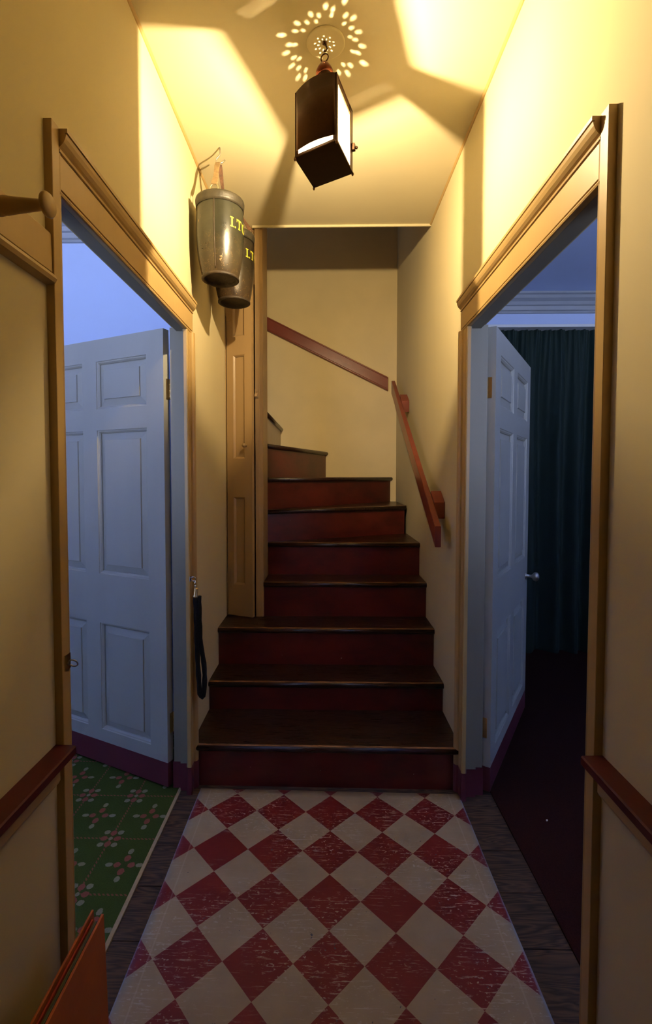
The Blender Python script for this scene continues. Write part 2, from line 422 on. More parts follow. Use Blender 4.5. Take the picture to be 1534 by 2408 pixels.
# closet shell, its right face is the slim wall beside the stairs
bm = nb()
box(bm, -.4325, PX, 2.896, 3.10, .55, CAPZ)
box(bm, -1.4, -.44, 3.06, 3.10, -.026, CAPZ)
box(bm, -.69, -.66, 2.93, 3.06, .3, CZ)
struct('wall_closet', bm, 'closet', 'slim ochre painted wall end between closet door and stairs', 'wall')

# side rooms
def room(tagn, x0, x1, yb, win, wallmat, labels):
    """x0 is the hall side; win=(xa,xb) of the front window"""
    s = 1 if x1 > x0 else -1
    bm = nb(); box(bm, x0 - .004*s, x1, yb, yb+.08, -.026, RZ)
    struct('wall_back_%s' % tagn, bm, wallmat, labels[0], 'wall')
    bm = nb(); box(bm, x1, x1+.08*s, Y0-.1, yb+.08, -.026, RZ)
    struct('wall_outer_%s' % tagn, bm, wallmat, labels[1], 'wall')
    bm = nb(); a, b = win
    lo, hi = min(x0, x1), max(x0, x1)
    box(bm, lo, a, Y0-.1, Y0, -.026, RZ); box(bm, b, hi, Y0-.1, Y0, -.026, RZ)
    box(bm, a, b, Y0-.1, Y0, -.026, 1.0); box(bm, a, b, Y0-.1, Y0, 2.5, RZ)
    struct('wall_window_%s' % tagn, bm, wallmat, labels[2], 'wall')
    bm = nb(); box(bm, x0-.05*s, x1+.08*s, Y0-.1, yb+.08, RZ, RZ+.05)
    struct('ceiling_%s' % tagn, bm, wallmat, labels[3], 'ceiling')
    # blue plaster lining of the partition, above and beside the doorway
room('left_room', -WT, -3.4, 2.75, (-2.6, -1.4), 'blue', ('pale blue back wall of the left room above the open door', 'far side wall of the left room', 'window wall of the left room', 'ceiling of the left room'))
room('right_room', WT, 3.8, 3.95, (1.5, 2.7), 'blue', ('pale blue back wall of the right room above the green curtain', 'far side wall of the right room', 'window wall of the right room', 'blue lit ceiling of the right room'))
for nm, x, s, yn, yf, ye, lab in (('wall_lining_left_room', -WT, -1, YLN, YLF, 2.75, 'left room side of the hall partition'), ('wall_lining_right_room', WT, 1, YRN, YRF, 3.95, 'right room side of the hall partition')):
    bm = nb(); xa, xb = x, x+.004*s
    box(bm, xa, xb, Y0, yn-.06, -.026, RZ); box(bm, xa, xb, yn-.06, yf+.10, 2.11, RZ); box(bm, xa, xb, yf+.10, ye, -.026, RZ)
    struct(nm, bm, 'blue', lab, 'wall')
# room windows (sash with muntins and panes)
def window(name, xa, xb, label):
    w = thing(name, label, 'window', ((xa+xb)/2, Y0-.05, 1.0), None, 'structure')
    bm = nb()
    for x in (xa, xb-.05): box(bm, x, x+.05, Y0-.07, Y0-.02, 1.0, 2.5)
    for z in (1.0, 1.725, 2.45): box(bm, xa+.05, xb-.05, Y0-.07, Y0-.02, z, z+.05)
    obj('sash', bm, 'white', w)
    bm = nb()
    for i in (1, 2):
        x = xa + (xb-xa)*i/3; box(bm, x-.012, x+.012, Y0-.06, Y0-.03, 1.05, 1.725); box(bm, x-.012, x+.012, Y0-.06, Y0-.03, 1.775, 2.45)
    obj('muntin', bm, 'white', w)
    for z0, z1 in ((1.05, 1.725), (1.775, 2.45)):
        for i in range(3):
            a = xa + (xb-xa)*i/3 + .05*(i == 0) + .012*(i > 0); b = xa + (xb-xa)*(i+1)/3 - .05*(i == 2) - .012*(i < 2)
            bm = nb(); box(bm, a, b, Y0-.047, Y0-.043, z0, z1); obj('pane', bm, 'winglass', w)
    # venetian blind: slats tilted so that they throw the daylight upwards
    sl0 = None; n = 49
    for k in range(n):
        z = 1.03 + 1.46*k/(n-1)
        if sl0 is None:
            bm = nb(); hw_ = (xb-xa)/2 - .02
            prev = None
            for yy, zz in ((-.026, -.001), (-.013, .0012), (0, .002), (.013, .0012), (.026, -.001)):
                e = [bm.verts.new((sx, yy*math.cos(.45)-zz*math.sin(.45), yy*math.sin(.45)+zz*math.cos(.45))) for sx in (-hw_, hw_)]
                if prev: bm.faces.new([prev[0], prev[1], e[1], e[0]])
                prev = e
            sl0 = obj('blind_slat', bm, 'slat', w, local=True); o = sl0
        else:
            o = sl0.copy(); col.objects.link(o)
        o.location = (0, .10, z-1.0)
window('window_1', -2.6, -1.4, 'white sash window in the left room behind the viewer')
window('window_2', 1.5, 2.7, 'white sash window in the right room behind the viewer')
# cornices
cp = [(0, 0), (.10, 0), (.10, -.012), (.085, -.018), (.075, -.035), (.05, -.05), (.04, -.07), (.028, -.075), (.022, -.10), (.012, -.105), (.012, -.118), (0, -.12)]
bm = nb(); sweep(bm, cp, (-3.4, 2.75, RZ), (-WT-.004, 2.75, RZ), (0, -1, 0), (0, 0, 1))
struct('trim_3', bm, 'bluetrim', 'grey stepped cornice in the left room above the blue wall', 'cornice')
bm = nb(); sweep(bm, [(u*1.3, v*1.1) for u, v in cp], (WT+.004, 3.95, RZ), (3.8, 3.95, RZ), (0, -1, 0), (0, 0, 1))
struct('trim_4', bm, 'bluetrim', 'grey stepped cornice in the right room under the blue ceiling', 'cornice')

# ------------------------------------------------------------------ door casings and jambs
def arc(cu, cv, r, a0, a1, n=5):
    return [(cu + r*math.cos(math.radians(a0+(a1-a0)*i/n)), cv + r*math.sin(math.radians(a0+(a1-a0)*i/n))) for i in range(n+1)]
def head_prof(w):      # u outwards from the opening, v away from the wall
    return ([(0, 0), (0, .012)] + arc(.006, .012, .006, 180, 0, 4) + [(.0125, .009), (.0155, .009), (.0155, .016), (w-.052, .016), (w-.052, .013), (w-.050, .013)] +
            arc(w-.046, .016, .004, 180, 20, 3) + arc(w-.042+.024, .016+.024, .024, 250, 205, 1)[:0] +
            [(w-.040, .018), (w-.036, .023), (w-.029, .029), (w-.020, .033), (w-.012, .035), (w-.0115, .031), (w-.0095, .031), (w-.009, .037), (w, .037), (w, 0)])
def leg_prof(w):
    return ([(0, 0), (0, .012)] + arc(.006, .012, .006, 180, 0, 4) + [(.0125, .009), (.0155, .009), (.0155, .016), (w-.042, .016), (w-.042, .012), (w-.039, .012)] +
            arc(w-.0195, .014, .0185, 175, 5, 8) + [(w, .012), (w, 0)])
def casing(name, X, s, yn, yf, ynear_out, wleg, label):
    t = thing(name, label, 'door casing', (X, yf, 0), None, 'structure')
    hw = HO - HD
    bm = nb(); sweep(bm, head_prof(hw), (X, yn-.012+.001, HD), (X, yf+wleg+.004, HD), (0, 0, 1), (s, 0, 0))
    obj('head_casing', bm, 'trim', t)
    bm = nb(); sweep(bm, leg_prof(wleg), (X, yf, .1255), (X, yf, HD-.0005), (0, 1, 0), (s, 0, 0))
    obj('side_casing', bm, 'trim', t)
    bm = nb(); sweep(bm, [(u, v+.0006) for u, v in leg_prof(wleg)], (X, yf, 0.0005), (X, yf, .1250), (0, 1, 0), (s, 0, 0))
    o = obj('casing_foot', bm, 'doorred', t); o['label'] = 'maroon painted foot'
    # near side: a narrow flat strip with an inner bead, running past the head
    w = yn - ynear_out
    np_ = [(0, 0), (0, .012)] + arc(.005, .012, .005, 180, 0, 4) + [(.0105, .009), (.0125, .009), (.0125, .0185), (w-.001, .0185), (w, .0175), (w, 0)]
    bm = nb(); sweep(bm, np_, (X, yn, 0.0005), (X, yn, HO+.002), (0, -1, 0), (s, 0, 0))
    obj('near_strip', bm, 'trim', t)
    # jamb lining, stop and rebate
    xo = X - s*.0005; xi = -s*WT
    bm = nb()
    box(bm, xo, -s*.657, yf+.032, yf+.0745, .1255, HD); box(bm, -s*.657, xi, yf+.046, yf+.0742, .1255, HD+.02)
    box(bm, xo, xo-s*.004, yf+.003, yf+.032, .1255, HD)
    box(bm, xo, -s*.655, yn-.011, yn, .1255, HD); box(bm, -s*.655, xi, yn-.0115, yn-.006, .1255, HD)
    box(bm, xo, -s*.655, yn-.011, yf+.074, HD, HD+.0295)
    obj('jamb', bm, 'jamb', t)
    bm = nb()
    box(bm, xo, -s*.658, yf+.0315, yf+.0745, .0005, .125); box(bm, xo-s*.0002, xo-s*.005, yf+.002, yf+.0315, .0005, .125); box(bm, -s*.658, xi-s*.0055, yf+.0455, yf+.0755, .0005, .125); box(bm, xo, -s*.66, yn-.011, yn, .0005, .125)
    o = obj('jamb_foot', bm, 'doorred', t); o['label'] = 'maroon painted foot'
    return t
cas_l = casing('trim_5', XL, 1, YLN, YLF, 1.055, .085, 'ochre moulded casing round the left doorway')
cas_r = casing('trim_6', XR, -1, YRN, YRF, 1.0376, .098, 'ochre moulded casing round the right doorway')

# ------------------------------------------------------------------ six-panel door leaves
def door_leaf(name, P, D, N, label, knob):
    """P near-face hinge corner, D along the leaf, N from near face into the thickness"""
    P = Vector((*P, 0)); D = Vector((*D, 0)).normalized(); N = Vector((*N, 0)).normalized(); Z = Vector((0, 0, 1))
    t = thing(name, label, 'door', P + N*.0175, None, 'structure')
    L, TH, ZT, ZB, BAND = .93, .035, 2.06, .015, .125
    S = ((.10, .42), (.515, .835)); H = ((.185, .71), (.948, 1.634), (1.733, 1.958))
    bm = nb()
    def b(s0, s1, z0, z1, d0=0, d1=TH): obox(bm, P, D, N, Z, (s0, s1), (d0, d1), (z0, z1))
    b(0, .10, BAND, ZT); b(.42, .515, BAND, ZT); b(.835, L, BAND, ZT)
    for s0, s1 in S:
        for z0, z1 in ((BAND, .185), (.71, .948), (1.634, 1.733), (1.958, ZT)): b(s0, s1, z0, z1)
    # sloped moulding round each panel, both faces
    for s0, s1 in S:
        for z0, z1 in H:
            for f, sg in ((0, 1), (TH, -1)):
                prev = None
                for ins, dep in ((0, 0), (.002, .004), (.007, .005), (.013, .011), (.014, .016)):
                    ring = [bm.verts.new(P + D*a + Z*zz + N*(f+sg*dep)) for a, zz in ((s0+ins, z0+ins), (s1-ins, z0+ins), (s1-ins, z1-ins), (s0+ins, z1-ins))]
                    if prev:
                        for k in range(4): bm.faces.new([prev[k], prev[(k+1) % 4], ring[(k+1) % 4], ring[k]])
                    prev = ring
    leaf = obj('leaf', bm, 'door', t)
    for s0, s1 in S:
        for z0, z1 in H:
            bm = nb(); e = .0125
            for f, sg in ((0, 1), (TH, -1)):
                prev = None
                for ins, dep in ((e, .0172), (e+.004, .0172), (.046, .0095), (.0475, .0035)):
                    ring = [bm.verts.new(P + D*a + Z*zz + N*(f+sg*dep)) for a, zz in ((s0+ins, z0+ins), (s1-ins, z0+ins), (s1-ins, z1-ins), (s0+ins, z1-ins))]
                    if prev:
                        for k in range(4): bm.faces.new([prev[k], prev[(k+1) % 4], ring[(k+1) % 4], ring[k]])
                    prev = ring
                bm.faces.new(prev)
            obj('panel', bm, 'door', leaf)
    bm = nb(); obox(bm, P, D, N, Z, (-.0005, L+.0005), (-.0005, TH+.0005), (ZB, BAND))
    o = obj('kick_band', bm, 'doorred', t); o['label'] = 'maroon painted bottom band'
    for z in (.30, 1.80):      # butt hinges: leaf plate and knuckle
        q = P + N*(TH+.004) + D*(-.004)
        bm = nb(); lathe(bm, [(.001, 0), (.0055, 0), (.0055, .028), (.005, .0285), (.0055, .029), (.0055, .059), (.005, .0595), (.0055, .06), (.0055, .09), (.001, .09)], q + Z*(z-.045), Z, 12)
        obox(bm, P, D, N, Z, (-.0018, -.0002), (TH-.02, TH+.002), (z-.045, z+.045))
        obj('hinge', bm, 'brass', t)
    if knob:
        q = P + D*.875 + Z*.83
        bm = nb(); lathe(bm, [(.001, -.001), (.022, -.001), (.022, .004), (.010, .006), (.0085, .030), (.012, .036), (.023, .044), (.0275, .056), (.024, .067), (.012, .073), (.001, .074)], q, -N, 24)
        obj('knob', bm, 'pewter', t)
        q2 = q + N*TH
        bm = nb(); lathe(bm, [(.001, -.001), (.022, -.001), (.022, .004), (.010, .006), (.0085, .030), (.012, .036), (.023, .044), (.0275, .056), (.024, .067), (.012, .073), (.001, .074)], q2, N, 24)
        obj('knob', bm, 'pewter', t)
    return t
door_leaf('door_1', (-.715, 2.095), (-.56, .257), (.257, .56), 'grey six panel door standing open into the left room', True)
door_leaf('door_2', (.725, 2.09), (.48, .795), (-.795, .48), 'grey six panel door with round knob standing open into the right room', True)

# ------------------------------------------------------------------ staircase
NZ = [0, .198, .35, .562, .774, .986, 1.198, 1.41, 1.63, 1.84, 2.05, 2.26]
NL = {1: ((-.612, 2.112), (.609, 2.102)), 2: ((XL+.001, 2.434), (XR-.001, 2.434)), 3: ((XL+.001, 2.655), (XR-.001, 2.655)),
      4: ((PX+.001, 2.875), (XR-.001, 2.875)), 5: ((PX+.001, 3.094), (XR-.001, 3.094)), 6: ((PX+.001, 3.112), (XR-.001, 3.588)),
      7: ((PX+.001, 3.114), (.583, YB-.001)), 8: ((PX+.001, 3.116), (.014, YB-.001)), 9: ((PX+.001, 3.118), (-.384, YB-.001)),
      10: ((-.62, 3.118), (-.62, YB-.001)), 11: ((-.84, 3.118), (-.84, YB-.001)), 12: ((-1.06, 3.118), (-1.06, YB-.001))}
st = thing('staircase', 'dark red winding wooden staircase rising at the end of the hall', 'staircase', (0, 2.13, 0))
def poly_tread(k):
    (ax, ay), (bx, by) = NL[k]; (cx, cy), (dx, dy) = NL[k+1]
    e = .035
    if k == 1: return [(ax, ay), (bx, by), (bx, 2.135), (XR-.001, 2.135), (XR-.001, dy+e), (XL+.001, cy+e), (XL+.001, 2.145), (ax, 2.145)]
    if k == 2: return [(ax, ay), (bx, by), (XR-.001, dy+e), (XL+.001, cy+e)]
    if k == 3: return [(ax, ay), (bx, by), (XR-.001, 2.91), (-.386, 2.91), (-.386, 2.894), (-.4405, 2.894), (-.4405, 3.058), (XL+.001, 3.058)]
    if k == 4: return [(ax, ay), (bx, by), (XR-.001, dy+e), (cx, cy+e)]
    if k == 5: return [(ax, ay), (bx, by), (XR-.001, 3.588+e), (ax, 3.16)]
    if k == 6: return [(ax, ay), (bx, by), (XR-.001, YB-.001), (.55, YB-.001), (ax, 3.17)]
    if k == 7: return [(ax, ay), (bx, by), (-.03, YB-.001), (ax, 3.19)]
    if k == 8: return [(ax, ay), (bx, by), (-.42, YB-.001), (-.42, 3.13), (ax, 3.13)]
    return [(ax, ay), (bx, by), (cx-.035 if k >= 9 else cx, YB-.001), (cx-.035, 3.118)]
for k in range(1, 12):
    (ax, ay), (bx, by) = NL[k]; z = NZ[k]; d = Vector((bx-ax, by-ay, 0)).normalized()
    n = Vector((-d.y, d.x, 0))            # into the flight
    T = .030
    # tread: set the slab back by half the nosing, then a rounded nosing bar in front
    pts = poly_tread(k); r = T/2
    pts[0] = (ax+n.x*r, ay+n.y*r); pts[1] = (bx+n.x*r, by+n.y*r)
    if k >= 9: pts[0] = (ax+n.x*r, ay); pts[1] = (bx+n.x*r, by)
    bm = nb(); prism(bm, pts, z-T, z)
    prof = [(r, -T)] + [(r+r*math.cos(math.radians(a)), -r+r*math.sin(math.radians(a))) for a in (-100, -125, -150, -180, -205, -225)] + \
           [(r*.42, -.0018), (r, -.0004)]
    A = Vector((ax, ay, z)); Bq = Vector((bx, by, z))
    if k in (6, 7, 8): A = A + d*.004; Bq = Bq - d*.012
    
    b0 = len(bm.faces); sweep(bm, prof, A, Bq, n, (0, 0, 1), 0)
    bm.faces.ensure_lookup_table()
    for f in bm.faces[b0:]:
        if len(f.verts) == 4: f.smooth = True
    # worn strip on the top just behind the edge
    q = [A + n*(r*.42) + Vector((0, 0, -.0012)), Bq + n*(r*.42) + Vector((0, 0, -.0012)), Bq + n*.018 + Vector((0, 0, .0006)), A + n*.018 + Vector((0, 0, .0006))]
    bm.faces.new([bm.verts.new(p) for p in q]).material_index = 1
    obj('tread', bm, ['tread', 'nosing'], st)
    # riser set back under the nosing
    z0 = NZ[k-1] + (.0003 if k > 1 else .0); o0 = A + n*.022; o1 = Bq + n*.022
    if k == 1: o0 = Vector((-.600, 2.134, z)); o1 = Vector((.598, 2.124, z))
    bm = nb(); obox(bm, (o0.x, o0.y, 0), d, n, (0, 0, 1), (0, (Vector((o1.x, o1.y))-Vector((o0.x, o0.y))).length), (0, .016), (z0, z-T))
    o = obj('riser', bm, 'riser9' if k == 9 else 'riser', st)
    if k == 9: o['label'] = 'tan painted riser'

# ------------------------------------------------------------------ closet door and frame
C0 = Vector((-.607, 2.905, 0)); CD = Vector((.167, -.065, 0)).normalized(); CN = Vector((-CD.y, CD.x, 0))
ct = thing('closet_door', 'narrow tan panelled closet door standing ajar beside the stairs', 'door', C0 + Vector((0, 0, .563)))
Z = Vector((0, 0, 1)); CW = .174; CH = ((.758, 1.291), (1.522, 2.141), (2.248, 2.46)); zb, zt = .568, 2.56
bm = nb()
obox(bm, C0, CD, CN, Z, (0, .044), (0, .024), (zb, zt)); obox(bm, C0, CD, CN, Z, (.124, CW), (0, .024), (zb, zt))
for a, b in ((zb, .758), (1.291, 1.522), (2.141, 2.248), (2.46, zt)): obox(bm, C0, CD, CN, Z, (.044, .124), (0, .024), (a, b))
leaf = obj('leaf', bm, 'closet', ct)
for a, b in CH:
    bm = nb(); prev = None
    for ins, dep in ((-.0002, .0005), (.003, .002), (.011, .009), (.0115, .013), (.013, .013)):
        ring = [bm.verts.new(C0 + CD*s + Z*z_ + CN*dep) for s, z_ in ((.044+ins, a+ins), (.124-ins, a+ins), (.124-ins, b-ins), (.044+ins, b-ins))]
        if prev:
            for k in range(4): bm.faces.new([prev[k], prev[(k+1) % 4], ring[(k+1) % 4], ring[k]])
        prev = ring
    bm.faces.new(prev)
    obj('panel', bm, 'closet', leaf)
kq = C0 + CD*.132 + Z*1.60
bm = nb(); lathe(bm, [(.001, 0), (.008, 0), (.006, .008), (.006, .012), (.012, .018), (.014, .024), (.011, .030), (.001, .033)], kq, -CN, 16)
o = obj('knob', bm, 'closet', ct)
for z in (.79, 2.41):   # H hinges with plates on door and jamb
    bm = nb()
    obox(bm, C0, CD, CN, Z, (.002, .028), (-.002, .0), (z-.065, z+.065))
    lathe(bm, [(.001, 0), (.0035, 0), (.0035, .07), (.001, .07)], C0 + Z*(z-.035) - CN*.002 - CD*.002, Z, 10)
    for dz in (-.05, -.02, .02, .05): lathe(bm, [(.003, 0), (.002, .0015), (.0002, .002)], C0 + CD*.02 + Z*(z+dz) - CN*.0018, -CN, 8)
    obj('hinge', bm, 'closet', ct)
cf = thing('trim_7', 'tan post and frame round the narrow closet door', 'door frame', (-.42, 2.89, .563), None, 'structure')
bm = nb(); box(bm, XL+.0005, -.612, 2.905, 2.94, .563, CZ-.0005); obj('hinge_jamb', bm, 'closet', cf)
bm = nb(); box(bm, -.6115, -.4325, 2.905, 2.94, 2.565, CZ-.0005); obj('header', bm, 'closet', cf)
bm = nb(); prism(bm, [(-.430, 2.878), (-.407, 2.878), (-.403, 2.881), (-.387, 2.881), (-.384, 2.884), (-.384, 2.8955), (-.4320, 2.8955), (-.4320, 2.881)], .563, CZ-.001); obj('post', bm, 'closet', cf)
bm = nb(); box(bm, -.43, -.40, 2.8775, 2.8778, 1.85, 1.851); box(bm, -.430, -.412, 2.866, 2.878, 1.885, 1.935); box(bm, -.432, -.418, 2.858, 2.866, 1.89, 1.905); lathe(bm, [(.004, 0), (.003, .004), (.0003, .005)], (-.421, 2.866, 1.92), (0, -1, 0), 10)
o = obj('latch_keeper', bm, 'closet', cf, .001)

# ------------------------------------------------------------------ handrails
hb = thing('handrail', 'long dark red board rail sloping down across the back wall', 'handrail', (0, YB, 2.4))
sl = (2.275-2.79)/(.526+.509); x0, x1 = -1.35, .526; zt0 = 2.79 + (x0+.509)*sl
dv = Vector((1, 0, sl)).normalized(); up = Vector((0, 0, 1))
bm = nb(); sweep(bm, [(.0006, -.004), (.012, 0), (.030, -.001), (.034, -.006), (.034, -.012), (.030, -.016), (.030, -.100), (.034, -.106), (.034, -.112), (.028, -.117), (.010, -.119), (.0006, -.119)], (x0, YB, zt0), (x1, YB, 2.275), (0, -1, 0), up)
obj('rail', bm, 'railred', hb)
hr = thing('handrail', 'red board rail on two blocks sloping down the right wall', 'handrail', (XR, 3.0, 1.7))
y0, y1 = 3.907, 2.300; z0, z1 = 2.185, 1.175
pr = [(.519, 0), (.522, .003), (.545, .003), (.548, 0), (.548, -.096), (.545, -.099), (.522, -.099), (.519, -.096)]
bm = nb(); sweep(bm, pr, (0, y0, z0), (0, y1, z1), (1, 0, 0), (0, 0, 1)); obj('rail', bm, 'railred', hr)
for y, dy in ((3.60, .05), (2.50, .045)):
    zc = z0 + (y-y0)/(y1-y0)*(z1-z0)
    bm = nb(); s_ = (z1-z0)/(y1-y0)
    pts = [(y-dy, s_*-dy), (y+dy, s_*dy), (y+dy, s_*dy-.03), (y+dy*.3, s_*dy*.3-.10), (y-dy, s_*-dy-.085)]
    lo = [bm.verts.new((.5485, a, zc+.012+b)) for a, b in pts]; hi = [bm.verts.new((XR-.0005, a, zc+.012+b)) for a, b in pts]
    bm.faces.new(lo); bm.faces.new(hi[::-1])
    for i in range(len(pts)): bm.faces.new([lo[i], lo[(i+1) % 5], hi[(i+1) % 5], hi[i]])
    obj('bracket', bm, 'railred', hr, .003)

# ------------------------------------------------------------------ chair rails, peg rail
def chair_rail(name, X, s, yend, label):
    t = thing(name, label, 'chair rail', (X, 0, .78), None, 'structure')
    bm = nb(); sweep(bm, [(0, 0), (.044, -.001), (.047, -.004), (.047, -.020), (.044, -.0235), (0, -.0235)], (X, Y0+.001, .806), (X, yend, .806), (s, 0, 0), (0, 0, 1))
    obj('rail_cap', bm, 'red', t, .0)
    bm = nb(); sweep(bm, [(0, 0), (.018, 0), (.018, -.048), (.014, -.056), (0, -.058)], (X, Y0+.001, .7822), (X, yend-.015, .7822), (s, 0, 0), (0, 0, 1))
    obj('apron', bm, 'trim', t)
chair_rail('trim_8', XL, 1, 1.054, 'dark red chair rail on the left wall by the near casing')
chair_rail('trim_9', XR, -1, 1.037, 'dark red chair rail on the right wall by the near casing')
pg = thing('peg_rail', 'ochre wooden peg board on the upper left wall', 'peg rail', (XL, .9, 1.9))
bm = nb(); sweep(bm, [(0, .083), (.010, .083), (.013, .079), (.0145, 0), (.0145, -.002), (.010, -.003), (.011, -.006), (.022, -.010), (.025, -.018), (.021, -.026), (0, -.030)], (XL, Y0+.001, 1.864), (XL, 1.0545, 1.864), (1, 0, 0), (0, 0, 1))
obj('board', bm, 'trim', pg)
bm = nb(); lathe(bm, [(.0005, 0), (.0165, 0), (.018, .006), (.017, .014), (.0155, .016), (.0165, .020), (.014, .04), (.0105, .078), (.0095, .088), (.0125, .092), (.021, .096), (.022, .100), (.0195, .104), (.0005, .106)], (XL+.014, .875, 1.905), (1, -.045, -.02), 24)
o = obj('peg', bm, 'trim', pg); o['label'] = 'turned wooden peg'

# ------------------------------------------------------------------ small hardware on the near left casing
h = thing('casing_hook', 'small brass plate and ring on the near left door casing', 'hook', (XL+.018, 1.075, .98))
bm = nb(); obox(bm, (XL+.0186, 1.075, .985), (0, 1, 0), (1, 0, 0), (0, 0, 1), (-.012, .012), (0, .0015), (-.014, .022)); obj('plate', bm, 'brass', h)
bm = nb(); torus(bm, (XL+.031, 1.078, .985), (0, .9, .43), .010, .0018, 20, 8); tube(bm, [(XL+.020, 1.076, .985), (XL+.0235, 1.076, .985)], .004, 8); obj('ring', bm, 'steel', h)

# ------------------------------------------------------------------ barrier rope on the far left casing
rp = thing('barrier_rope', 'black braided barrier rope looped on the far left casing', 'rope', (-.585, 2.075, .96))
bm = nb(); obox(bm, (XL+.0165, 2.072, .968), (0, 1, 0), (1, 0, 0), (0, 0, 1), (-.008, .008), (0, .002), (-.012, .012))
torus(bm, (XL+.030, 2.075, .966), (0, 1, .2), .010, .0022, 20, 8); obj('wall_eye', bm, 'chrome', rp)
bm = nb(); torus(bm, (-.580, 2.078, .950), (.9, .5, 0), .010, .0024, 20, 8); tube(bm, [(-.579, 2.079, .941), (-.578, 2.080, .925)], [.004, .005], 10); obj('snap_hook', bm, 'chrome', rp)
bm = nb(); lathe(bm, [(.0005, 0), (.010, 0), (.0105, -.004), (.0095, -.03), (.0135, -.034), (.0135, -.042), (.0005, -.042)], (-.576, 2.080, .925), (.1, 0, 1), 18); obj('ferrule', bm, 'brass', rp)
down = [(-.578 + .004*t_ + .012*t_**2, 2.078 + .003*math.sin(t_*6), .888 - .435*t_) for t_ in [i/16 for i in range(17)]]
upb = [(-.564 + .018*t_**2 + .010*max(0, math.sin((t_-.5)*2*PI)), 2.084 + .004*t_, .888 - .435*t_) for t_ in [i/16 for i in range(16, -1, -1)]]
bot = [Vector(down[-1]).lerp(Vector(upb[0]), q) + Vector((0, 0, -.018*math.sin(q*PI))) for q in (.25, .5, .75)]
path = down + bot + upb
bm = nb(); tube(bm, path, [.0105 + .0012*math.sin(i*2.1) for i in range(len(path))], 12)
obj('rope', bm, 'black', rp)

# ------------------------------------------------------------------ lantern
lt = thing('ceiling_lantern', 'dark bronze square lantern hanging lit from the ceiling', 'lantern', (-.008, 1.674, CZ))
kL = Vector((-.110, 1.632, 0)); kF = Vector((-.050, 1.799, 0)); kR = Vector((.090, 1.716, 0)); kN = kL + kR - kF
ZB_, ZT_ = 2.472, 2.678
cn = {'L': kL, 'F': kF, 'R': kR, 'N': kN}; ctr = (kL+kR)/2
bm = nb(); prism(bm, [(p.x, p.y) for p in (kN, kR, kF, kL)], ZB_, ZB_+.006)
obj('bottom_plate', bm, 'iron', lt, .001)
for key, p in cn.items():
    bm = nb(); e1 = ((kN-kL).normalized()); e2 = ((kR-kN).normalized())
    w = .014
    # L shaped corner bar made of two flat strips
    q = p + (ctr-p)*.02
    s1 = 1 if (ctr-p).dot(e1) > 0 else -1; s2 = 1 if (ctr-p).dot(e2) > 0 else -1
    wa, wb = (.018, .030) if key == 'R' else (.014, .014)
    obox(bm, q, e1*s1, e2*s2, (0, 0, 1), (0, wa), (0, .003), (ZB_, ZT_+.006))
    obox(bm, q, e2*s2, e1*s1, (0, 0, 1), (0, wb), (0, .003), (ZB_, ZT_+.006))
    obj('corner_post', bm, 'iron', lt, .0008)
    bm = nb(); lathe(bm, [(.0003, .002), (.004, .001), (.0045, -.004), (.002, -.008), (.0003, -.009)], (q.x, q.y, ZB_), (0, 0, 1), 12)
    obj('foot', bm, 'iron', lt)
faces = (('N', 'L'), ('N', 'R'), ('R', 'F'), ('F', 'L'))
for a, b in faces:
    pa, pb = cn[a], cn[b]; d = (pb-pa).normalized(); inn = Vector((-d.y, d.x, 0)); inn = inn if inn.dot(ctr-pa) > 0 else -inn
    Ld = (pb-pa).length
    bm = nb(); obox(bm, pa, d, inn, (0, 0, 1), (.003, Ld-.003), (.003, .007), (ZB_+.006, ZB_+.012)); obj('frame_rail', bm, 'iron', lt); bm = nb(); obox(bm, pa, d, inn, (0, 0, 1), (.003, Ld-.003), (.003, .007), (ZT_-.020, ZT_))
    obj('frame_rail', bm, 'iron', lt)
    bm = nb(); obox(bm, pa, d, inn, (0, 0, 1), (.010, Ld-.010), (.008, .0095), (ZB_+.0125, ZT_-.012))
    obj('pane', bm, 'pane', lt)
# bowed metal shade covering the near left pane, leaving a slit at its foot
d = (kL-kN).normalized(); out = Vector((-d.y, d.x, 0)); out = out if out.dot(kN-ctr) > 0 else -out; Ld = (kL-kN).length
bm = nb(); cols = []
for i in range(17):
    s = i/16; bow = .007*math.sin(s*PI); p = kN + d*(.008 + (Ld-.016)*s) + out*(.0005+bow)
    top = ZT_ + .004 + .014*math.sin(s*PI)**.8; bot_ = ZB_ + .0205 + .003*math.sin(s*PI)
    cols.append([bm.verts.new((p.x, p.y, z)) for z in (bot_, (bot_+top)/2, top)] + [bm.verts.new((p.x-out.x*.0012, p.y-out.y*.0012, z)) for z in (top, (bot_+top)/2, bot_)])
for a, b in zip(cols, cols[1:]):
    for k in range(6):
        f = bm.faces.new([a[k], b[k], b[(k+1) % 6], a[(k+1) % 6]]); f.smooth = k not in (2, 5); f.material_index = 1 if k in (3, 4) else 0
bm.faces.new(cols[0]); bm.faces.new(cols[-1][::-1])
obj('shade', bm, ['iron', 'tin'], lt)
